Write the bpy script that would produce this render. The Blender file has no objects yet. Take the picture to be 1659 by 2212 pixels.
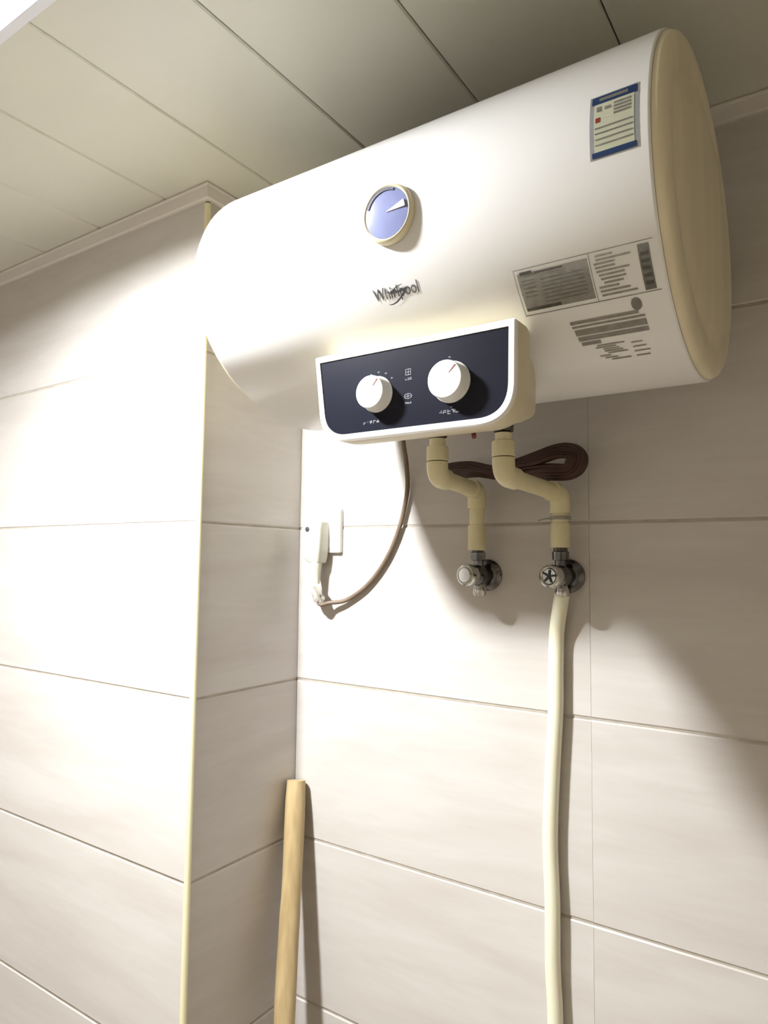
import bpy, bmesh, math, random
from mathutils import Vector, Matrix
random.seed(4)
C = bpy.context.scene.collection
PI = math.pi
ZUP = 0.2            # all heights below are written from a level 0.2 m above the floor

# ------------------------------------------------------------------ camera
cam_d = bpy.data.cameras.new('camera'); cam = bpy.data.objects.new('camera', cam_d); C.objects.link(cam)
cam_d.sensor_fit = 'HORIZONTAL'; cam_d.sensor_width = 36.0
cam_d.lens = 1478.716 / 1659 * 36.0
cam_d.clip_start = 0.01
R_, U_, F_ = Vector((.829546, .55834, .010491)), Vector((.032202, -.066582, .997261)), Vector((-.557509, .826936, .073213))
m = Matrix((R_, U_, -F_)).transposed().to_4x4(); m.translation = Vector((.917835, -1.056909, 1.532142 + ZUP))
cam.matrix_world = m
bpy.context.scene.camera = cam

# ------------------------------------------------------------------ world, exposure
w = bpy.data.worlds.new('world'); bpy.context.scene.world = w; w.use_nodes = True
w.node_tree.nodes['Background'].inputs[0].default_value = (.9, .85, .75, 1)
w.node_tree.nodes['Background'].inputs[1].default_value = 0.0
vs = bpy.context.scene.view_settings
vs.view_transform = 'Standard'; vs.look = 'None'; vs.gamma = 1; vs.exposure = 0.0; vs.use_curve_mapping = False
LAMP = 1900.0        # radiance of the ceiling lamp's bright centre disc

# ------------------------------------------------------------------ materials
def mat(name, col, rough=.5, metal=0., spec=.5, var=0., scale=(8, 8, 8), bump=0., trans=0., coat=0., sub=0., bscale=None, detail=4, col2=None, ior=1.45):
    M = bpy.data.materials.new(name); M.use_nodes = True
    nt = M.node_tree; b = nt.nodes['Principled BSDF']
    b.inputs['Roughness'].default_value = rough; b.inputs['Metallic'].default_value = metal
    b.inputs['Specular IOR Level'].default_value = spec; b.inputs['Transmission Weight'].default_value = trans
    b.inputs['Coat Weight'].default_value = coat; b.inputs['IOR'].default_value = ior
    b.inputs['Base Color'].default_value = (*col, 1)
    if sub: b.inputs['Subsurface Weight'].default_value = sub; b.inputs['Subsurface Scale'].default_value = .01
    geo = nt.nodes.new('ShaderNodeNewGeometry')
    def noise(sc, d=detail):
        mp = nt.nodes.new('ShaderNodeMapping'); mp.inputs['Scale'].default_value = sc
        n = nt.nodes.new('ShaderNodeTexNoise'); n.inputs['Scale'].default_value = 1; n.inputs['Detail'].default_value = d
        nt.links.new(geo.outputs['Position'], mp.inputs['Vector']); nt.links.new(mp.outputs[0], n.inputs['Vector']); return n
    if var or col2:
        n = noise(scale); r = nt.nodes.new('ShaderNodeValToRGB')
        c2 = col2 or tuple(c * (1 - var) for c in col)
        r.color_ramp.elements[0].position = .35; r.color_ramp.elements[1].position = .68
        r.color_ramp.elements[0].color = (*c2, 1); r.color_ramp.elements[1].color = (*col, 1)
        nt.links.new(n.outputs['Fac'], r.inputs['Fac']); nt.links.new(r.outputs[0], b.inputs['Base Color'])
    if bump:
        n = noise(bscale or scale, 3); bp = nt.nodes.new('ShaderNodeBump'); bp.inputs['Strength'].default_value = bump
        bp.inputs['Distance'].default_value = .001
        nt.links.new(n.outputs['Fac'], bp.inputs['Height']); nt.links.new(bp.outputs[0], b.inputs['Normal'])
    return M
def emis(name, col, s):
    M = bpy.data.materials.new(name); M.use_nodes = True; nt = M.node_tree; b = nt.nodes['Principled BSDF']
    b.inputs['Base Color'].default_value = (.8, .8, .8, 1)
    b.inputs['Emission Color'].default_value = (*col, 1); b.inputs['Emission Strength'].default_value = s; return M

def tile_material():
    M = mat('glazed_tile', (.53, .50, .465), rough=.3, spec=.45)
    nt = M.node_tree; b = nt.nodes['Principled BSDF']; geo = nt.nodes.new('ShaderNodeNewGeometry')
    oi = nt.nodes.new('ShaderNodeObjectInfo')
    add = nt.nodes.new('ShaderNodeVectorMath'); add.operation = 'MULTIPLY_ADD'
    cmb = nt.nodes.new('ShaderNodeCombineXYZ'); nt.links.new(oi.outputs['Random'], cmb.inputs[0]); nt.links.new(oi.outputs['Random'], cmb.inputs[2])
    add.inputs[1].default_value = (9, 9, 9); nt.links.new(cmb.outputs[0], add.inputs[0]); nt.links.new(geo.outputs['Position'], add.inputs[2])
    def n(sc, rot, dist):
        mp = nt.nodes.new('ShaderNodeMapping'); mp.inputs['Scale'].default_value = sc; mp.inputs['Rotation'].default_value = (0, rot, 0)
        x = nt.nodes.new('ShaderNodeTexNoise'); x.inputs['Scale'].default_value = 1; x.inputs['Detail'].default_value = 5; x.inputs['Distortion'].default_value = dist
        nt.links.new(add.outputs[0], mp.inputs[0]); nt.links.new(mp.outputs[0], x.inputs['Vector']); return x
    n1 = n((2.4, 2.4, 13), .12, .8); n2 = n((7, 7, 55), .1, 1.2)
    mx = nt.nodes.new('ShaderNodeMath'); mx.operation = 'MULTIPLY_ADD'; mx.inputs[1].default_value = .35
    nt.links.new(n2.outputs['Fac'], mx.inputs[0]); nt.links.new(n1.outputs['Fac'], mx.inputs[2])
    r = nt.nodes.new('ShaderNodeValToRGB'); e = r.color_ramp.elements
    e[0].position = .5; e[0].color = (.53, .495, .462, 1); e[1].position = .85; e[1].color = (.595, .568, .538, 1)
    nt.links.new(mx.outputs[0], r.inputs['Fac']); nt.links.new(r.outputs[0], b.inputs['Base Color'])
    return M
TILE = tile_material()
WARMT = mat('warm_beige_tile', (.60, .535, .43), rough=.35, var=.08)
GROUT = mat('grout', (.50, .45, .38), rough=.9, var=.25, scale=(30, 30, 30))
CEIL = mat('ceiling_panel_white', (.65, .64, .555), rough=.32, var=.05, scale=(3, 3, 3))
CEILDARK = mat('ceiling_void', (.12, .10, .08), rough=.9, var=.2)
MOULD = mat('white_moulding', (.70, .66, .62), rough=.4, var=.05, scale=(6, 6, 40))
EDGE = mat('cream_edge_strip', (.78, .72, .48), rough=.3, var=.05)
ENAMEL = mat('white_enamel', (.82, .82, .81), rough=.36, var=.015, scale=(4, 4, 4), coat=.25)
CAPM = mat('cream_cap_plastic', (.80, .73, .53), rough=.38, var=.12, scale=(3, 22, 1.5))
CREAM = mat('cream_plastic', (.70, .63, .44), rough=.35, var=.04)
WHITEP = mat('white_plastic', (.86, .85, .82), rough=.3, var=.02)
NAVY = mat('dark_navy_glass', (.0085, .0095, .018), rough=.25, spec=.3, var=.1, scale=(20, 20, 20))
CHROME = mat('chrome', (.62, .62, .60), rough=.16, metal=1, var=.15, scale=(60, 60, 60))
DCHROME = mat('dark_chrome', (.17, .17, .17), rough=.18, metal=1, var=.4, scale=(90, 90, 90))  # darker chrome with uneven tone
BRASS = mat('dull_nut_metal', (.16, .13, .10), rough=.5, metal=.8, var=.4, scale=(90, 90, 90))
PPR = mat('cream_pipe', (.74, .68, .44), rough=.38, var=.08, scale=(25, 25, 25))
HOSE = mat('cream_hose', (.80, .79, .62), rough=.3, var=.06, scale=(20, 20, 6), sub=.25)
BROWN = mat('brown_cord', (.060, .022, .014), rough=.42, var=.4, scale=(50, 50, 50))
CORD = mat('taupe_cord', (.20, .145, .10), rough=.5, var=.2, scale=(40, 40, 40))
WOOD = mat('bamboo_wood', (.50, .385, .205), rough=.5, col2=(.38, .275, .135), scale=(60, 60, 5), bump=.25)
RED = mat('red_brown_plastic', (.18, .03, .02), rough=.4, var=.1)
BLUEL = mat('blue_print', (.035, .075, .20), rough=.45, var=.1)
CREAML = mat('pale_yellow_paper', (.80, .80, .62), rough=.5, var=.04)
FILM = mat('clear_film_edge', (.50, .51, .52), rough=.25, var=.05)
GREYL = mat('grey_print', (.40, .39, .35), rough=.5, var=.3, scale=(120, 120, 120))
LTGREY = mat('light_grey_print', (.58, .56, .505), rough=.45, var=.2, scale=(150, 150, 150))
DARKL = mat('dark_print', (.22, .21, .185), rough=.5, var=.3, scale=(120, 120, 120))
LOGOM = mat('logo_grey', (.13, .13, .135), rough=.5, var=.15, scale=(200, 200, 200))
REDL = mat('red_print', (.45, .06, .04), rough=.5, var=.1)
PALE = mat('pale_marking', (.32, .33, .36), rough=.5, var=.3, scale=(200, 200, 200))
DIAL = mat('pale_blue_dial', (.20, .225, .40), rough=.2, var=.12, scale=(30, 30, 30))
DIALT = mat('dark_dial_ring', (.07, .075, .11), rough=.3, var=.1)
TAPE = mat('pale_tape', (.42, .39, .34), rough=.5, var=.35, scale=(80, 80, 80), bump=.5)
PLUGM = mat('pale_grey_green_plastic', (.60, .60, .50), rough=.4, var=.10, scale=(30, 30, 30))
CONCRETE = mat('floor_tile', (.42, .35, .27), rough=.4, var=.1)
LAMPM = emis('lamp_dome_glow', (.97, .985, 1.0), LAMP)
DIFFM = emis('lamp_diffuser_glow', (.85, .90, 1.0), 1.5)
FRAMEM = mat('lamp_frame', (.80, .82, .88), rough=.3, var=.02)
DARKHOLE = mat('dark_hole', (.04, .05, .05), rough=.5, var=.1)

# ------------------------------------------------------------------ mesh helpers
WL = {}
def thing(name, label, cat, loc, group=None):
    o = bpy.data.objects.new(name, None); C.objects.link(o); o.empty_display_size = .05
    o.location = (loc[0], loc[1], loc[2] + ZUP); WL[o.name] = Vector(loc)
    o['label'] = label; o['category'] = cat
    if group: o['group'] = group
    return o
def obj(name, bm, mt, parent=None, label=None, smooth=False, kind=None, cat=None):
    co = [v.co for v in bm.verts]
    lo = Vector([min(c[i] for c in co) for i in range(3)]); hi = Vector([max(c[i] for c in co) for i in range(3)])
    ce = (lo + hi) / 2
    for v in bm.verts: v.co -= ce
    bmesh.ops.recalc_face_normals(bm, faces=bm.faces)
    me = bpy.data.meshes.new(name); bm.to_mesh(me); bm.free()
    if smooth:
        for p in me.polygons: p.use_smooth = True
        me.set_sharp_from_angle(angle=math.radians(35))
    me.materials.append(mt)
    o = bpy.data.objects.new(name, me); C.objects.link(o)
    if parent: o.parent = parent; o.location = ce - WL[parent.name]
    else: o.location = ce + Vector((0, 0, ZUP))
    WL[o.name] = ce
    if label: o['label'] = label
    if kind: o['kind'] = kind
    if cat: o['category'] = cat
    return o
def BM(): return bmesh.new()
def box(bm, a, b, bev=0., seg=1):
    r = bmesh.ops.create_cube(bm, size=1)
    for v in r['verts']: v.co = Vector([(a[i] + b[i]) / 2 + v.co[i] * (b[i] - a[i]) for i in range(3)])
    if bev:
        ed = list({e for v in r['verts'] for e in v.link_edges})
        bmesh.ops.bevel(bm, geom=ed, offset=bev, segments=seg, affect='EDGES', profile=.5)
    return bm
def lathe(bm, prof, origin, axis, n=40):
    """prof: (distance along axis, radius) pairs; closed with caps"""
    ax = Vector(axis).normalized(); a = ax.orthogonal().normalized(); b = ax.cross(a); o = Vector(origin); rings = []
    for d, r in prof:
        rings.append([bm.verts.new(o + ax * d + (a * math.cos(2*PI*k/n) + b * math.sin(2*PI*k/n)) * max(r, 1e-5)) for k in range(n)])
    for p, q in zip(rings, rings[1:]):
        for k in range(n): bm.faces.new((p[k], p[(k+1) % n], q[(k+1) % n], q[k]))
    bm.faces.new(rings[0][::-1]); bm.faces.new(rings[-1])
    return bm
def smooth_path(pts, sub=8):
    P = [Vector(p) for p in pts]; out = []
    for i in range(len(P) - 1):
        p0, p1, p2, p3 = P[max(i-1, 0)], P[i], P[i+1], P[min(i+2, len(P)-1)]
        for s in range(sub):
            t = s / sub
            out.append(.5 * ((2*p1) + (p2-p0)*t + (2*p0-5*p1+4*p2-p3)*t*t + (-p0+3*p1-3*p2+p3)*t**3))
    out.append(P[-1]); return out
def tube(bm, pts, r, n=12, closed=False, rfun=None):
    rings = []; N = len(pts); up = None
    for i, p in enumerate(pts):
        a = pts[(i-1) % N] if (closed or i > 0) else p; b = pts[(i+1) % N] if (closed or i < N-1) else p
        t = (b - a).normalized()
        if up is None: up = t.orthogonal().normalized()
        up = (up - t * up.dot(t)).normalized(); s = t.cross(up)
        rr = rfun(i / (N-1)) if rfun else r
        rings.append([bm.verts.new(p + (up*math.cos(2*PI*k/n) + s*math.sin(2*PI*k/n)) * rr) for k in range(n)])
    for i in range(N if closed else N-1):
        p, q = rings[i], rings[(i+1) % N]
        for k in range(n): bm.faces.new((p[k], p[(k+1) % n], q[(k+1) % n], q[k]))
    if not closed: bm.faces.new(rings[0][::-1]); bm.faces.new(rings[-1])
    return bm
def prism_y(bm, outline, y0, y1):
    """outline in (x,z); extruded between y0 and y1"""
    f = [bm.verts.new((x, y0, z)) for x, z in outline]; b = [bm.verts.new((x, y1, z)) for x, z in outline]; n = len(f)
    bm.faces.new(f); bm.faces.new(b[::-1])
    for k in range(n): bm.faces.new((f[k], b[k], b[(k+1) % n], f[(k+1) % n]))
    return bm
def rounded(corners, radii, seg=8):
    out = []; n = len(corners)
    for i, (c, r) in enumerate(zip(corners, radii)):
        c = Vector(c); p = Vector(corners[i-1]); q = Vector(corners[(i+1) % n])
        if r < 1e-5: out.append(tuple(c)); continue
        d1 = (p - c).normalized(); d2 = (q - c).normalized()
        a = c + d1 * r; b = c + d2 * r
        for s in range(seg + 1):
            t = s / seg; out.append(tuple((1-t)**2 * a + 2*t*(1-t) * c + t*t * b))
    return out

# ------------------------------------------------------------------ room shell
D = .2644            # how far the boxed column stands out of the back wall
ZC = 2.1947          # ceiling
XR, XL, YF = 1.75, -1.0, -2.2
def shell(name, a, b, mt):
    o = obj(name, box(BM(), a, b), mt, kind='structure'); return o
wb = shell('wall_back', (-.0, .0016, -.2), (XR + .1, .08, ZC + .1), GROUT)
wl = shell('wall_left', (XL - .1, -D + .0016, -.2), (-.0016, .08, ZC + .1), GROUT)
wr = shell('wall_right', (XR, YF - .1, -.2), (XR + .08, .0016, ZC + .1), WARMT)
wf = shell('wall_front', (XL - .1, YF - .1, -.2), (XR, YF, ZC + .1), WARMT)
wo = shell('wall_far_left', (XL - .1, YF, -.2), (XL, -D + .0016, ZC + .1), TILE)
fl = shell('floor', (XL - .1, YF - .1, -.28), (XR + .1, .08, -.2), CONCRETE)
ce = shell('ceiling', (XL - .1, YF - .1, ZC + .012), (XR + .1, .08, ZC + .09), CEILDARK)

tile_cache = {}
def tile(parent, facing, u0, u1, z0, z1):
    """one glazed tile; facing 'y' (front towards -y, at y=f) or 'x' (front towards +x)"""
    kind, f = facing
    key = (kind, round(u1-u0, 4), round(z1-z0, 4))
    if key not in tile_cache:
        bm = BM(); hw, hh = (u1-u0)/2, (z1-z0)/2; c = .0022; g = .0002
        front = [(-hw+g, -hh+c), (hw-g, -hh+c), (hw-g, hh-c), (-hw+g, hh-c)]; rim = [(-hw, -hh), (hw, -hh), (hw, hh), (-hw, hh)]
        rings = []
        for pts, d in ((front, 0), (rim, c * .8), (rim, .008)):
            rings.append([bm.verts.new((x, d, z)) if kind == 'y' else bm.verts.new((-d, x, z)) for x, z in pts])
        bm.faces.new(rings[0])
        for p, q in zip(rings, rings[1:]):
            for k in range(4): bm.faces.new((p[k], q[k], q[(k+1) % 4], p[(k+1) % 4]))
        bmesh.ops.recalc_face_normals(bm, faces=bm.faces)
        ctr = Vector((0, .004, 0)) if kind == 'y' else Vector((-.004, 0, 0))
        if sum((fc.normal.dot(fc.calc_center_median() - ctr)) for fc in bm.faces) < 0: bmesh.ops.reverse_faces(bm, faces=bm.faces)
        me = bpy.data.meshes.new('wall_tile'); bm.to_mesh(me); bm.free(); me.materials.append(TILE); tile_cache[key] = me
    o = bpy.data.objects.new('wall_tile', tile_cache[key]); C.objects.link(o); o.parent = parent
    e = random.uniform(-.0003, .0003)
    c = Vector(((u0+u1)/2, f + e, (z0+z1)/2)) if kind == 'y' else Vector((f + e, (u0+u1)/2, (z0+z1)/2))
    o.location = c - WL[parent.name]
rows = [1.5978 + .3 * k for k in range(-6, 3)]
GH, GV = .0016, .00008
for z in rows:
    z0, z1 = max(z, -.2) + GH, min(z + .3, ZC) - GH
    if z1 - z0 < .02: continue
    for x0 in (0.0, .589, 1.189):
        x1 = {0.0: .589, .589: 1.189, 1.189: XR}[x0]
        tile(wb, ('y', 0), x0 + GV, x1 - GV, z0, z1)
    tile(wl, ('x', 0), -D + .006, -.0005, z0, z1)
    for x0, x1 in ((XL, -.75), (-.75, -.006)): tile(wl, ('y', -D), x0 + GV, x1 - GV, z0, z1)
# cream edge strip down the outer corner of the column
bm = BM()
prof = [(-.0065, -D + .004), (-.0065, -D - .0015)]
for k in range(7):
    a = PI/2 * k / 6; prof.append((-.0045 + .0060 * math.sin(a), -D + .0045 - .0060 * math.cos(a)))
prof += [(.0015, -D + .0065), (-.004, -D + .0065)]
lo = [bm.verts.new((x, y, -.2)) for x, y in prof]; hi = [bm.verts.new((x, y, ZC - .03)) for x, y in prof]
for k in range(len(prof)): bm.faces.new((lo[k], lo[(k+1) % len(prof)], hi[(k+1) % len(prof)], hi[k]))
bm.faces.new(lo); bm.faces.new(hi)
obj('trim_1', bm, EDGE, kind='structure', smooth=True)

# angle moulding under the ceiling: profile (out from wall, z)
MP = [(0, ZC - .0265), (.006, ZC - .0265), (.009, ZC - .0245), (.0115, ZC - .006), (.0135, ZC - .0035), (.0135, ZC - .001), (0, ZC - .001)]
def moulding(name, path):
    """path: (x, y, nx, ny) stations with mitre directions"""
    bm = BM(); rings = [[bm.verts.new((x + nx*d, y + ny*d, z)) for d, z in MP] for x, y, nx, ny in path]; n = len(MP)
    for p, q in zip(rings, rings[1:]):
        for k in range(n): bm.faces.new((p[k], p[(k+1) % n], q[(k+1) % n], q[k]))
    bm.faces.new(rings[0]); bm.faces.new(rings[-1]); obj(name, bm, MOULD, kind='structure')
moulding('trim_2', [(XL, -D, 0, -1), (0, -D, 1, -1)])
moulding('trim_3', [(0, -D, 1, -1), (0, 0, 1, -1)])
moulding('trim_4', [(0, 0, 1, -1), (XR, 0, 0, -1)])

# ceiling strips
S0, SW = -.3021, .20014
LX0, LX1, LY0, LY1 = S0 + SW, S0 + 3*SW, -1.045, -.645        # the lamp's opening: two strips wide
def strip(x0, x1, y0, y1):
    bm = BM(); g, c = .0009, .0022
    x0 += g; x1 -= g; y0 += g; y1 -= g
    r = []
    for i, z in ((c, ZC), (0, ZC + c), (0, ZC + .012)):
        r.append([bm.verts.new(v) for v in ((x0+i, y0+i, z), (x1-i, y0+i, z), (x1-i, y1-i, z), (x0+i, y1-i, z))])
    bm.faces.new(r[0])
    for p, q in zip(r, r[1:]):
        for k in range(4): bm.faces.new((p[k], p[(k+1) % 4], q[(k+1) % 4], q[k]))
    obj('ceiling_panel', bm, CEIL, ce)
for k in range(-4, 11):
    x0 = max(S0 + k*SW, XL); x1 = min(x0 + SW if k > -4 else S0 + (k+1)*SW, XR)
    if x1 - x0 < .01: continue
    yb = -D if x1 < .0 else 0.0
    if k in (1, 2): strip(x0, x1, YF, LY0); strip(x0, x1, LY1, yb)
    else: strip(x0, x1, YF, yb)

# ------------------------------------------------------------------ ceiling lamp
t = thing('ceiling_lamp', 'square white flat lamp panel set flush in the strip ceiling, at its brightest corner', 'lamp', ((LX0+LX1)/2, (LY0+LY1)/2, ZC))
def ringbox(bm, x0, x1, y0, y1, wd, za, zb):
    box(bm, (x0, y0, za), (x1, y0 + wd, zb), .0008); box(bm, (x0, y1 - wd, za), (x1, y1, zb), .0008)
    box(bm, (x0, y0 + wd, za), (x0 + wd, y1 - wd, zb), .0008); box(bm, (x1 - wd, y0 + wd, za), (x1, y1 - wd, zb), .0008)
bm = BM(); ringbox(bm, LX0, LX1, LY0, LY1, .012, ZC - .006, ZC + .011); obj('lamp_frame', bm, FRAMEM, t)
bm = BM(); box(bm, (LX0 + .0125, LY0 + .0125, ZC - .003), (LX1 - .0125, LY1 - .0125, ZC + .003)); obj('diffuser', bm, DIFFM, t)
LC = (.002, -.830)
obj('bright_disc', lathe(BM(), [(0, .055), (.0015, .055)], (*LC, ZC - .003), (0, 0, -1), 32), LAMPM, t, smooth=True)
bm = BM(); rr_ = [[bm.verts.new((LC[0] + r * math.cos(2*PI*k/40), LC[1] + r * math.sin(2*PI*k/40), z)) for k in range(40)] for r, z in ((.060, ZC - .002), (.066, ZC - .019), (.070, ZC - .019), (.074, ZC - .002))]
for p, q in zip(rr_, rr_[1:] + rr_[:1]):
    for k in range(40): bm.faces.new((p[k], p[(k+1) % 40], q[(k+1) % 40], q[k]))
obj('collar', bm, FRAMEM, t, smooth=True)

# ------------------------------------------------------------------ water heater
YC, ZH, A, B = -.251, 1.916, .215, .176
HX0, HX1 = .2068, .797
def hp(x, a, off=0.):
    """point on the shell at angle a (0 = front, positive up)"""
    n = Vector((0, -math.cos(a) / A, math.sin(a) / B)).normalized()
    return Vector((x, YC - A * math.cos(a), ZH + B * math.sin(a))) + n * off
def za(z): return math.asin(max(-1, min(1, (z - ZH) / B)))
heater = thing('water_heater', 'large white horizontal storage water heater hung high on the tiled back wall', 'water heater', ((HX0+HX1)/2, YC, ZH - B))
def oval_rings(bm, st, n=96):
    rings = []
    for x, s in st:
        rings.append([bm.verts.new((x, YC - (A - s) * math.cos(2*PI*k/n), ZH + (B - s) * math.sin(2*PI*k/n))) for k in range(n)])
    for p, q in zip(rings, rings[1:]):
        for k in range(n): bm.faces.new((p[k], p[(k+1) % n], q[(k+1) % n], q[k]))
    bm.faces.new(rings[0][::-1]); bm.faces.new(rings[-1]); return bm
obj('shell', oval_rings(BM(), [(HX0 + .006, .004), (HX0 + .006, .0015), (HX0 + .007, .0004), (HX0 + .009, 0), (HX1 - .009, 0), (HX1 - .0075, .0004), (HX1 - .0065, .0015), (HX1 - .0065, .004)]), ENAMEL, heater, smooth=True)
capr = [(HX1 - .0063, .0030), (HX1 - .003, .0030), (HX1 + .001, .0050), (HX1 + .0035, .009), (HX1 + .005, .018), (HX1 + .0055, .030), (HX1 + .0035, .036), (HX1 + .0035, .048),
        (HX1 + .0065, .055), (HX1 + .008, .075), (HX1 + .0085, .10), (HX1 + .009, .15)]
obj('end_cap', oval_rings(BM(), capr), CAPM, heater, smooth=True, label='cream end cap with stepped oval ridges')
obj('end_cap', oval_rings(BM(), [(HX0 + .0063 + (HX1 - x), s) for x, s in [(HX1 - .0003, .003)]] + [(HX0 + .003, .003), (HX0 - .001, .005), (HX0 - .0035, .009), (HX0 - .005, .02), (HX0 - .0035, .036), (HX0 - .0035, .048), (HX0 - .0065, .055), (HX0 - .0085, .15)]), CAPM, heater, smooth=True)
for x in (.33, .67):
    bm = BM(); box(bm, (x - .03, -.055, 1.93), (x + .03, -.0005, 2.0), .002); box(bm, (x - .02, -.07, 1.945), (x + .02, -.05, 1.985)); obj('mounting_bracket', bm, DCHROME, heater)

def patch(bm, x0, x1, z0, z1, off, nx=2, nz=6, skew=0.):
    a0, a1 = za(z0), za(z1); g = []
    for j in range(nz + 1):
        a = a0 + (a1 - a0) * j / nz
        g.append([bm.verts.new(hp(x0 + (x1-x0) * i / nx + skew * j / nz, a, off)) for i in range(nx + 1)])
    for j in range(nz):
        for i in range(nx): bm.faces.new((g[j][i], g[j][i+1], g[j+1][i+1], g[j+1][i]))
    return bm
def sheet(name, patches, mt, parent, off, label=None, kind=None):
    bm = BM()
    for p in patches: patch(bm, *p[:4], off, skew=p[4] if len(p) > 4 else 0.)
    th = bmesh.ops.solidify(bm, geom=bm.faces[:], thickness=-.0002)
    return obj(name, bm, mt, parent, label=label, kind=kind)

# control box under the front
YB = -.43
cor = [(.392, 1.778), (.6515, 1.778), (.6505, 1.6725), (.4045, 1.6725)]
def inset(pts, d):
    (x0, z0), (x1, z1), (x2, z2), (x3, z3) = cor
    return rounded([(x0 + d, z0 - d), (x1 - d, z1 - d), (x2 - d, z2 + d), (x3 + d, z3 + d)], [max(.003 - d, .0008)] * 2 + [max(.042 - d, .002), max(.036 - d, .002)], 12)
out = inset(None, 0)
bm = BM()
stations = [(YB + .0035, inset(out, .001)), (YB + .006, out), (YB + .030, out), (YB + .042, inset(out, .002)), (YB + .050, inset(out, .006)), (YB + .052, inset(out, .012)), (YB + .10, inset(out, .02)), (YB + .13, inset(out, .03))]
rings = [[bm.verts.new((x, y, z)) for x, z in o] for y, o in stations]; n = len(out)
for p, q in zip(rings, rings[1:]):
    for k in range(n): bm.faces.new((p[k], p[(k+1) % n], q[(k+1) % n], q[k]))
bm.faces.new(rings[0]); bm.faces.new(rings[-1])
cb = obj('control_box', bm, CREAM, heater, label='cream control box housing under the tank', smooth=True)
bm = BM(); o0, o1, o2 = out, inset(out, .0015), inset(out, .0075)
rings = [[bm.verts.new((x, y, z)) for x, z in o] for y, o in ((YB + .006, o0), (YB + .001, o0), (YB, o1), (YB, o2), (YB + .003, o2))]
for p, q in zip(rings, rings[1:]):
    for k in range(n): bm.faces.new((p[k], p[(k+1) % n], q[(k+1) % n], q[k]))
bm.faces.new(rings[-1]); bm.faces.new(rings[0])
obj('panel_frame', bm, WHITEP, cb, label='white frame round the control panel')
obj('face_plate', prism_y(BM(), inset(out, .0078), YB + .0012, YB + .0036), NAVY, cb, label='dark navy control panel face')
def knob(x, z, r, ang, h=.0165):
    k = obj('knob', lathe(BM(), [(0, r + .0012), (.0015, r + .0012), (.003, r), (h - .002, r * .96), (h - .0004, r * .92), (h, r * .86)], (x, YB + .0012, z), (0, -1, 0), 48), WHITEP, heater, smooth=True, label='white round control knob')
    c, s = math.cos(ang), math.sin(ang); bm = BM(); pts = []
    for d, wd in ((.38 * r, .0003), (.88 * r, .0009)):
        pts += [(x + c*d - s*wd, z + s*d + c*wd), (x + c*d + s*wd, z + s*d - c*wd)]
    pts = [pts[0], pts[1], pts[3], pts[2]]
    prism_y(bm, pts, YB + .0012 - h - .0003, YB + .0012 - h + .0003); obj('pointer', bm, RED, k, label='thin dark red pointer line')
knob(.4835, 1.7215, .0195, math.radians(50)); knob(.5785, 1.7225, .0212, math.radians(45))
# small worn pale print on the panel: strokes of characters
def strokes(bm, x0, x1, z0, z1, n, seed, y):
    rd = random.Random(seed); cw = (x1 - x0) / n
    for i in range(n):
        a = x0 + i * cw + cw * .1; b = a + cw * .75
        for q in range(4):
            if rd.random() < .5:
                zz = rd.uniform(z0, z1); box(bm, (a, y - .0002, zz - .0003), (b, y, zz + .0003))
            else:
                xx = rd.uniform(a, b); zc = rd.uniform(z0, (z0+z1)/2); box(bm, (xx - .0003, y - .0002, zc), (xx + .0003, y, min(z1, zc + (z1-z0) * .6)))
yp = YB + .0012
def marking(name, f, mt, label=None): bm = BM(); f(bm); return obj(name, bm, mt, cb, label=label)
marking('knob_caption', lambda b: strokes(b, .4645, .4870, 1.6885, 1.6925, 5, 3, yp), PALE)
marking('knob_caption', lambda b: strokes(b, .5635, .5880, 1.6890, 1.6935, 5, 5, yp), PALE)
marking('lamp_caption', lambda b: strokes(b, .5205, .5295, 1.7325, 1.7350, 3, 7, yp), PALE)
marking('lamp_caption', lambda b: strokes(b, .5205, .5295, 1.7055, 1.7080, 3, 9, yp), PALE)
def ico(x, z, s):
    def f(b):
        for zz in (z - s, z, z + s): box(b, (x - s*1.1, yp - .0002, zz - .00025), (x + s*1.1, yp, zz + .00025))
        for xx in (x - s, x + s*.1, x + s): box(b, (xx - .00025, yp - .0002, z - s), (xx + .00025, yp, z + s))
    return f
marking('heating_symbol', ico(.5245, 1.7415, .0032), PALE)
def ico2(b):
    for k in range(12):
        a = 2*PI*k/12; x, z = .5247 + .0045*math.cos(a), 1.7145 + .0028*math.sin(a); box(b, (x - .0007, yp - .0002, z - .0004), (x + .0007, yp, z + .0004))
    box(b, (.522, yp - .0002, 1.7143), (.5275, yp, 1.7148)); box(b, (.5243, yp - .0002, 1.7125), (.5249, yp, 1.7168))
marking('warming_symbol', ico2, PALE)
def ticks(x, z, r, a0, a1, nn):
    def f(b):
        for k in range(nn):
            a = math.radians(a0 + (a1 - a0) * k / max(nn-1, 1))
            px, pz = x + r*math.cos(a), z + r*math.sin(a)
            box(b, (px - .0012, yp - .0002, pz - .0008), (px + .0012, yp, pz + .0008))
    return f
DIM = mat('dim_marking', (.09, .10, .14), rough=.5, var=.3, scale=(200, 200, 200))
marking('scale_marks', ticks(.4835, 1.7215, .0255, 40, 110, 4), DIM); marking('scale_marks', ticks(.5785, 1.7225, .0275, 95, 120, 2), DIM)
marking('scale_dot', ticks(.5785, 1.7225, .0265, 270, 275, 1), DIM)

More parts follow.
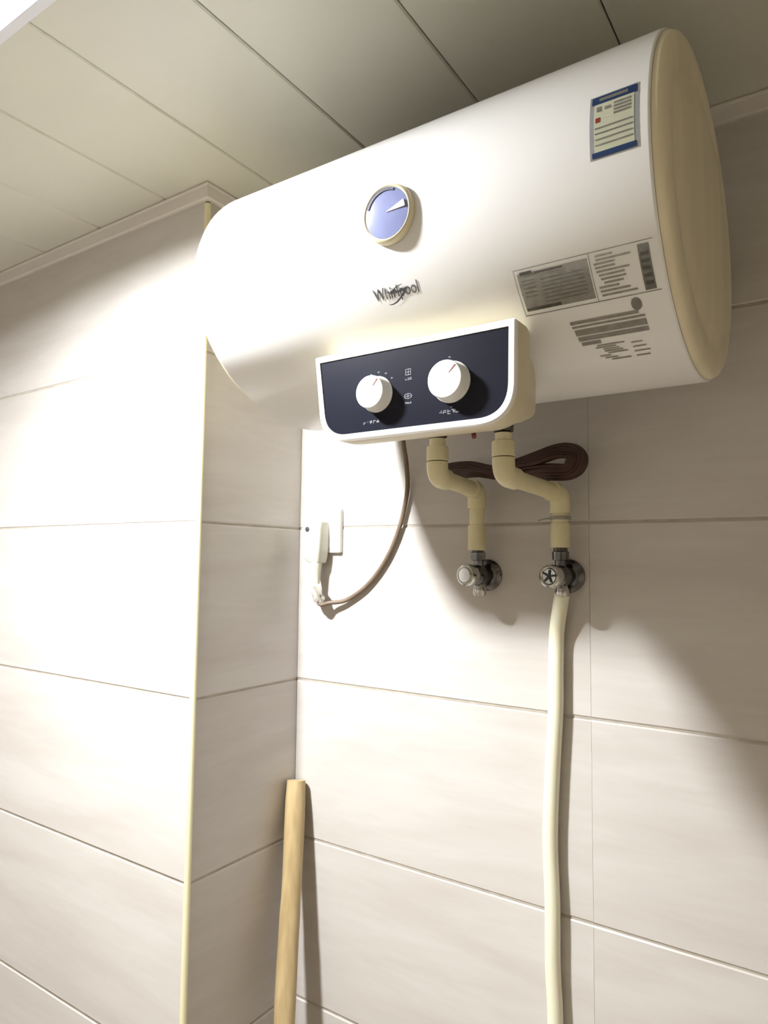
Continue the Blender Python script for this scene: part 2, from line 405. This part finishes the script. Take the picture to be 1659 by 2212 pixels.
# round temperature dial on the tank front
aD = za(1.905); nD = (hp(.52, aD, 1) - hp(.52, aD, 0)); pD = hp(.5225, aD, -.002)
dial = obj('temperature_dial', lathe(BM(), [(0, .0318), (.004, .0318), (.0066, .0311), (.0084, .0300), (.0090, .0287), (.0083, .0275), (.0078, .0270)], pD, nD, 64), CREAM, heater, smooth=True, label='round raised dial housing on the tank front')
obj('dial_face', lathe(BM(), [(.0070, .0270), (.0083, .0270), (.0091, .018), (.0094, .006)], pD, nD, 48), DIAL, dial, smooth=True, label='pale blue glossy dial face')
def arc(bm, r0, r1, a0, a1, d, nn=16):
    upv = Vector((0, 0, 1)); xx = Vector((1, 0, 0)); zz = (upv - nD * upv.dot(nD)).normalized(); P = []
    for k in range(nn + 1):
        a = math.radians(a0 + (a1 - a0) * k / nn); v = xx * math.cos(a) + zz * math.sin(a)
        P.append([bm.verts.new(pD + nD * d + v * r0), bm.verts.new(pD + nD * d + v * r1), bm.verts.new(pD + nD * (d - .0015) + v * r1), bm.verts.new(pD + nD * (d - .0015) + v * r0)])
    for p, q in zip(P, P[1:]):
        for k in range(4): bm.faces.new((p[k], p[(k+1) % 4], q[(k+1) % 4], q[k]))
    bm.faces.new(P[0]); bm.faces.new(P[-1]); return bm
obj('dial_scale', arc(BM(), .0235, .0262, 65, 160, .0095), DIALT, dial)
bm = BM(); arc(bm, .001, .024, 2, 20, .0103, 4); obj('needle', bm, WHITEP, dial, label='white wedge needle')

# maker's lettering across the front
cu = bpy.data.curves.new('lettering_source', 'FONT'); cu.body = 'Whirlpool'; cu.size = 1; cu.extrude = 0; cu.offset = .012
to = bpy.data.objects.new('lettering_source', cu); C.objects.link(to)
dg = bpy.context.evaluated_depsgraph_get(); dg.update(); me = to.evaluated_get(dg).to_mesh()
bm = BM(); bm.from_mesh(me); to.evaluated_get(dg).to_mesh_clear(); bpy.data.objects.remove(to); bpy.data.curves.remove(cu)
xs = [v.co.x for v in bm.verts]; mn, mx = min(xs), max(xs)
LXa, LXb = .4850, .5430; sc = (LXb - LXa) / (mx - mn); a0 = za(1.8285); dA = .0190 / .19
bmesh.ops.subdivide_edges(bm, edges=[e for e in bm.edges if e.calc_length() > .2], cuts=2)
for v in bm.verts: v.co = hp(LXa + (v.co.x - mn) * sc, a0 - .015 + v.co.y * dA, .0005)
bmesh.ops.solidify(bm, geom=bm.faces[:], thickness=-.0002)
logo = obj('name_lettering', bm, LOGOM, heater, label='grey lettering with a loop across it')
bm = BM()
for path in [[(.5015, 1.8212), (.5063, 1.8208), (.5134, 1.8226), (.5214, 1.8268), (.5283, 1.8319), (.5182, 1.8307), (.5079, 1.8308), (.5110, 1.8324), (.5170, 1.8352), (.5247, 1.8364)]]:
    pp = smooth_path([(x, 0, z) for x, z in path], 8)
    L_ = []
    for q_, p in enumerate(pp):
        d = (pp[min(q_+1, len(pp)-1)] - pp[max(q_-1, 0)]).normalized(); f = q_ / (len(pp) - 1); wd = .0003 + .0010 * math.sin(PI * f)
        L_.append([bm.verts.new(hp(p.x - d.z * wd * e, za(p.z + d.x * wd * e * .7), .0008)) for e in (-1, 1)])
    for p, q in zip(L_, L_[1:]): bm.faces.new((p[0], q[0], q[1], p[1]))
    bmesh.ops.solidify(bm, geom=bm.faces[:], thickness=-.0002)
obj('swoosh_loop', bm, LOGOM, logo, label='dark thin swoosh')

# energy sticker near the right end
st = sheet('energy_sticker', [(.7385, .7815, 1.8935, 1.9545)], FILM, heater, .0004, label='blue and pale yellow rectangular energy sticker')
sheet('sticker_paper', [(.7425, .7775, 1.8985, 1.9465)], CREAML, st, .0007)
sheet('sticker_header', [(.7405, .7795, 1.9450, 1.9530)], BLUEL, st, .0009, label='blue header band')
sheet('sticker_header_text', [(.7470, .7720, 1.9475, 1.9508)], GREYL, st, .0011)
sheet('sticker_footer', [(.7405, .7790, 1.8947, 1.8995)], BLUEL, st, .0009, label='blue footer band')
sheet('sticker_mark', [(.7440, .7480, 1.9265, 1.9310)], REDL, st, .0010, label='small red mark')
sheet('sticker_print', [(.7600, .7750, 1.9300 + .0034*k, 1.9320 + .0034*k) for k in range(4)] + [(.7520, .7575, 1.9375, 1.9405), (.7450, .7490, 1.9370, 1.9420)] +
      [(.7435, .7765, 1.9205 - .0052*k, 1.9217 - .0052*k) for k in range(4)], GREYL, st, .0010)

# printed notices low on the right of the tank
nt1 = sheet('wiring_notice', [(.6535, .7240, 1.7915, 1.8205)], LTGREY, heater, .0003, label='grey printed diagram block')
sheet('notice_outline', [(.6505, .7840, 1.8235, 1.8240), (.6505, .7840, 1.7885, 1.7890), (.6505, .6510, 1.7885, 1.8240), (.7255, .7260, 1.7885, 1.8240)], GREYL, nt1, .0006)
sheet('notice_heading', [(.6565, .6690, 1.8190, 1.8215)], DARKL, nt1, .0007)
sheet('notice_subheading', [(.6720, .7000, 1.8185, 1.8197)], DARKL, nt1, .0007)
sheet('notice_footer', [(.6540, .6900, 1.7920, 1.7940)], DARKL, nt1, .0007)
sheet('notice_diagram', [(.6570, .6700, 1.8020 + .003*k, 1.8028 + .003*k) for k in range(5)] + [(.6760, .7190, 1.7960 + .0028*k, 1.7968 + .0028*k) for k in range(7)], GREYL, nt1, .0007)
rd = random.Random(8); pr = []
for k in range(11):
    z = 1.7915 + k * .0028; a = .7290 + rd.uniform(0, .006); pr.append((a, a + rd.uniform(.014, .034), z, z + .0014))
sheet('notice_text', pr, LTGREY, heater, .0005, label='lines of small grey text')
sheet('serial_strip', [(.7700, .7800, 1.7900, 1.8215)], GREYL, heater, .0005, label='dark vertical strip of print')
sheet('serial_print', [(.7715, .7788, 1.7935 + .005*k, 1.7960 + .005*k) for k in range(5)], DARKL, bpy.data.objects['serial_strip'], .0008)
bm = BM()
cz_, cx_ = 1.7825, .7590; q = []
for k in range(20):
    a = 2*PI*k/20; q.append(bm.verts.new(hp(cx_ + .0048*math.cos(a), za(cz_ + .0042*math.sin(a)), .0006)))
bm.faces.new(q); bmesh.ops.solidify(bm, geom=bm.faces[:], thickness=-.0002); obj('round_mark', bm, DARKL, heater, label='small dark round mark in the notices')
pr = [(.6915, .7590, 1.7763 , 1.7785), (.6920, .7640, 1.7738, 1.7752), (.6930, .7640, 1.7685, 1.7725), (.6935, .7640, 1.7648, 1.7676), (.6950, .7150, 1.7618, 1.7640)]
sheet('warning_block', pr, LTGREY, heater, .0005, label='grey block of worn small text')
pr = []
for k in range(8):
    z = 1.7608 - k * .0013; a = .7060 + rd.uniform(0, .012); pr.append((a, a + rd.uniform(.010, .028), z - .0007, z))
    if k % 2: pr.append((.7430, .7430 + rd.uniform(.008, .016), z - .0007, z))
sheet('warning_text', pr, LTGREY, heater, .0005, label='ragged lines of faded small text')

# tank outlets, drain and lettering edge
def nipple(x, y, z0, dark):
    zt = ZH - B * math.sqrt(1 - ((y - YC) / A) ** 2) + .004
    lathe_prof = [(0, .008), (.002, .0135), (.010, .0140), (.016, .0125), (.018, .0100), (zt - z0, .0095)]
    obj('outlet_fitting', lathe(BM(), lathe_prof, (x, y, z0), (0, 0, 1), 20), dark, heater, smooth=False, label='dark metal outlet fitting under the tank')
nipple(.4325, -.2, 1.7112, BRASS); nipple(.5355, -.2, 1.7097, DCHROME)
obj('relief_valve_lever', tube(BM(), smooth_path([(.4905, -.2, 1.752), (.4905, -.2, 1.715), (.492, -.201, 1.708)], 4), .0035, 10), RED, heater, smooth=True, label='small red brown lever tip under the tank')

# ------------------------------------------------------------------ pipes
def pipe_run(label, x0, y0, ztop, zel, x1, z1, zbot, group=None):
    t = thing('water_pipe', label, 'pipe', (x1, -.036, zbot))
    R, re = .0125, .0155
    obj('collar', lathe(BM(), [(0, .0145), (.0015, .0158), (.020, .0158), (.0215, .0148)], (x0, y0, ztop - .0215), (0, 0, 1), 32), PPR, t, smooth=True)
    obj('collar_neck', lathe(BM(), [(0, .0115), (.012, .0115)], (x0, y0, ztop - .001), (0, 0, 1), 24), PPR, t, smooth=True)
    r = .013
    p = [Vector((x0, y0, ztop - .023))]
    d = (Vector((x1, -.036, z1)) - Vector((x0, y0, zel)));  L = d.length; dn = d.normalized()
    def elbow(a, c, b, nn=10): return [((1-s/nn)**2) * a + 2*(s/nn)*(1-s/nn) * c + (s/nn)**2 * b for s in range(nn + 1)]
    c1 = Vector((x0, y0, zel)); e1 = [p[0]] + elbow(c1 + Vector((0, 0, r * 1.3)), c1, c1 + dn * r * 1.3) + [c1 + dn * .030]
    obj('elbow', tube(BM(), e1, re, 24), PPR, t, smooth=True)
    c2 = Vector((x1, -.036, z1)); e2 = [c2 - dn * .030] + elbow(c2 - dn * r * 1.3, c2, c2 - Vector((0, 0, r * 1.3))) + [c2 - Vector((0, 0, .030))]
    obj('elbow', tube(BM(), e2, re, 24), PPR, t, smooth=True)
    obj('pipe', tube(BM(), [c1 + dn * .029, c2 - dn * .029], R, 24), PPR, t, smooth=True)
    obj('pipe', tube(BM(), [c2 - Vector((0, 0, .029)), Vector((x1, -.036, 1.5935))], R, 24), PPR, t, smooth=True)
    obj('coupling', lathe(BM(), [(0, .0130), (.0015, .0150), (1.5950 - zbot - .0015, .0150), (1.5950 - zbot, .0140)], (x1, -.036, zbot), (0, 0, 1), 32), PPR, t, smooth=True)
    return t
pipe_run('cream plastic elbowed water pipe above the chrome valve without a hose', .4325, -.2, 1.7000, 1.656, .4150, 1.652, 1.5530)
pipe_run('cream plastic elbowed water pipe above the valve that feeds the long hose', .5355, -.2, 1.6985, 1.652, .5560, 1.640, 1.5570)
# tie round the second pipe
tw = thing('pipe_tie', 'thin pale tie with a loose end round the cream pipe above the hose', 'tie', (.5545, -.036, 1.60))
obj('band', lathe(BM(), [(0, .0160), (.004, .0162), (.005, .0155)], (.5560, -.036, 1.6000), (0, 0, 1), 28), TAPE, tw, smooth=True)
obj('loose_end', tube(BM(), smooth_path([(.541, -.0420, 1.6025), (.533, -.046, 1.6010), (.526, -.050, 1.5985)], 4), .0011, 6), TAPE, tw, smooth=True)

# ------------------------------------------------------------------ valves
def valve(x, z, label, ax, cap_mat, spokes):
    t = thing('angle_valve', label, 'valve', (x, 0, z))
    ax = Vector(ax).normalized()
    obj('escutcheon', lathe(BM(), [(0, .0265), (.003, .0265), (.007, .0225), (.010, .0165), (.0105, .012)], (x, -.0002, z), (0, -1, 0), 40), DCHROME, t, smooth=True)
    obj('body', lathe(BM(), [(0, .0125), (.014, .0130), (.020, .0165), (.040, .0170), (.046, .0150), (.050, .0120)], (x, -.004, z), (0, -1, 0), 32), DCHROME, t, smooth=True)
    obj('upper_nut', lathe(BM(), [(0, .0085), (.014, .0090), (.015, .0125), (.027, .0130), (.0285, .0110), (.036, .0100)], (x, -.036, z + .010), (0, 0, 1), 6 if not spokes else 24), DCHROME, t)
    obj('lower_outlet', lathe(BM(), [(0, .0075), (.012, .0085), (.018, .0110), (.026, .0110), (.029, .0090)], (x, -.030, z - .004), (0, 0, -1), 24), CHROME, t, smooth=True)
    o = Vector((x, -.052, z))
    k = obj('handle_cap', lathe(BM(), [(0, .0110), (.003, .0150), (.006, .0172), (.018, .0178), (.023, .0165), (.025, .0140), (.0235, .0115 if spokes else .0120), (.0225 if spokes else .0255, .0110), (.0222 if spokes else .0260, .002)], o, ax, 40), cap_mat, t, smooth=True)
    if spokes:
        bm = BM(); a = ax.orthogonal().normalized(); b = ax.cross(a); e = o + ax * .0235
        for q in range(5):
            d = a * math.cos(q*2*PI/5) + b * math.sin(q*2*PI/5); tube(bm, [e + d * .001, e + d * .0098], .0016, 6)
        obj('cap_spokes', bm, DARKHOLE, k)
    return t
valve(.4170, 1.5125, 'chrome angle valve with a smooth domed cap, no hose below it', (-.18, -1, .02), CHROME, False)
valve(.5560, 1.5135, 'chrome angle valve with a pale ringed star cap, above the long hose', (-.20, -1, .02), CHROME, True)

# ------------------------------------------------------------------ hose
hp_ = [(.556, -.030, 1.487), (.549, -.022, 1.462), (.541, -.0135, 1.425), (.539, -.013, 1.37), (.538, -.013, 1.305), (.532, -.013, 1.208), (.528, -.0135, 1.112), (.531, -.014, 1.019), (.531, -.014, .927), (.534, -.0135, .845),
       (.531, -.014, .70), (.528, -.014, .5), (.532, -.014, .25), (.531, -.015, -.02), (.531, -.018, -.198)]
hs = obj('water_hose', tube(BM(), smooth_path(hp_, 8), .0118, 20), HOSE, cat='hose', smooth=True, label='long wavy cream flexible hose hanging down the wall from the chrome valve')

# ------------------------------------------------------------------ brown cord bundle
t = thing('cord_bundle', 'dark brown coiled spare cord tucked behind the cream pipes', 'cord', (.48, -.06, 1.66))
rd = random.Random(3)
for q in range(15):
    k = (q % 5) * .0040 + (q // 5) * .0008; j = lambda: rd.uniform(-.002, .002); yy = -.044 - (q // 5) * .0075 - (q % 5) * .0012
    top = [(.352 + k, yy, 1.686 + j()), (.375, yy, 1.6955 - k*.5), (.415, yy, 1.6940 + j() - k*.5), (.452, yy, 1.6870 - k*.6), (.485, yy - .004, 1.6890 + j() - k*.3), (.525, yy - .006, 1.7015 - k*.9), (.560, yy - .004, 1.7115 - k)]
    end = [(.584 - k*.5, yy, 1.7105 - k), (.599 - k, yy, 1.6935), (.594 - k, yy, 1.6730 + k*.6)]
    bot = [(.575, yy, 1.6630 + k*.9), (.545, yy, 1.6635 + k), (.510, yy, 1.6650 + k*.8 + j()), (.480, yy, 1.6690 + k*.3 + j()), (.450, yy, 1.6710 + k*.4), (.420, yy, 1.6765 + k*.3), (.385, yy, 1.6755 + k*.4), (.360 + k, yy, 1.677 + k*.3)]
    P = smooth_path(top + end + bot + [top[0]], 6)[:-1]
    obj('cord_loop', tube(BM(), P, .0035, 8, closed=True), BROWN, t, smooth=True)
bm = BM(); pts = [Vector((.4810 + .002*math.cos(a*1.0), -.0645 + .0215*math.cos(a), 1.6785 + .0165*math.sin(a))) for a in [2*PI*i/24 for i in range(24)]]
tube(bm, pts, .0022, 8, closed=True); obj('cord_tie', bm, BROWN, t, smooth=True)

# ------------------------------------------------------------------ socket and plug
t = thing('wall_socket', 'white square socket plate on the back wall beside the column corner', 'socket', (.066, 0, 1.55))
sp = rounded([(.0235, 1.6355), (.1095, 1.6355), (.1095, 1.5500), (.0235, 1.5500)], [.004]*4, 4)
obj('plate', prism_y(BM(), sp, -.0085, -.0003), WHITEP, t)
obj('socket_insert', prism_y(BM(), rounded([(.033, 1.626), (.100, 1.626), (.100, 1.560), (.033, 1.560)], [.003]*4, 3), -.0095, -.008), WHITEP, t)
pl = thing('power_plug', 'bulky pale plug in the wall socket, its brown cord curving up to the heater', 'plug', (.064, -.03, 1.53))
def plugbody(bm):
    st = [(1.6130, .045, .073, -.020), (1.6145 - .006, .0385, .0815, -.034), (1.5950, .0365, .0835, -.040), (1.5600, .0375, .0830, -.040), (1.5400, .0410, .0805, -.038), (1.5310, .0465, .0780, -.034), (1.5290, .050, .0750, -.028)]
    rings = []
    for z, x0, x1, y in st:
        o = rounded([(x0, -.0098), (x1, -.0098), (x1, y), (x0, y)], [.002, .002, .007, .007], 4)
        rings.append([bm.verts.new((a, b, z)) for a, b in o])
    n = len(rings[0])
    for p, q in zip(rings, rings[1:]):
        for k in range(n): bm.faces.new((p[k], p[(k+1) % n], q[(k+1) % n], q[k]))
    bm.faces.new(rings[0]); bm.faces.new(rings[-1]); return bm
obj('plug_body', plugbody(BM()), PLUGM, pl, smooth=True)
obj('test_button', lathe(BM(), [(0, .0048), (.0015, .0048), (.002, .004)], (.0535, -.0395, 1.5945), (0, -1, 0), 24), DARKHOLE, pl, smooth=True, label='small dark round button')
obj('strain_relief', lathe(BM(), [(0, .0125), (.004, .0130), (.014, .0105), (.030, .0078), (.040, .0062), (.046, .0055)], (.063, -.026, 1.5300), (.10, .0, -1), 20), PLUGM, pl, smooth=True)
bm = BM(); bmesh.ops.create_icosphere(bm, subdivisions=3, radius=1)
rd = random.Random(5)
for v in bm.verts:
    c = v.co.copy(); f = 1 + .22 * math.sin(c.x * 7 + c.z * 5) * math.cos(c.y * 6 + 2) + rd.uniform(-.07, .07)
    v.co = Vector((.0710 + c.x * .0135 * f + .004 * c.z * -1, -.026 + c.y * .0085 * f, 1.4690 + c.z * .0205 * f))
obj('tape_wrap', bm, TAPE, pl, label='crumpled pale tape round the cord')
cp = [(.0670, -.026, 1.492), (.0720, -.026, 1.472), (.0780, -.027, 1.452), (.0840, -.026, 1.4500), (.095, -.018, 1.4535), (.128, -.009, 1.4600), (.174, -.007, 1.489), (.215, -.007, 1.536), (.2445, -.008, 1.594), (.262, -.010, 1.659), (.268, -.022, 1.705), (.275, -.045, 1.745), (.284, -.07, 1.790)]
obj('cord', tube(BM(), smooth_path(cp, 10), .0042, 12), CORD, pl, smooth=True, label='thin taupe cord')

# ------------------------------------------------------------------ wooden stick in the corner
bm = BM(); P0, P1 = Vector((.0225, -.0225, 1.1100)), Vector((.165, -.245, -.198)); N = 40; pts = []
for k in range(N + 1):
    f = k / N; pts.append(P0.lerp(P1, f) + Vector((.0012*math.sin(f*17), .0012*math.cos(f*13), 0)) * min(1, f * 6))
tube(bm, pts, .0188, 24, rfun=lambda f: (.0175 if f < .002 else .0188 + .0006*math.sin(f*31)) + (.0008 if int(f*N) % 11 == 7 else 0))
obj('broom_handle', bm, WOOD, smooth=True, cat='stick', label='round yellow wooden stick leaning in the corner between column and back wall')
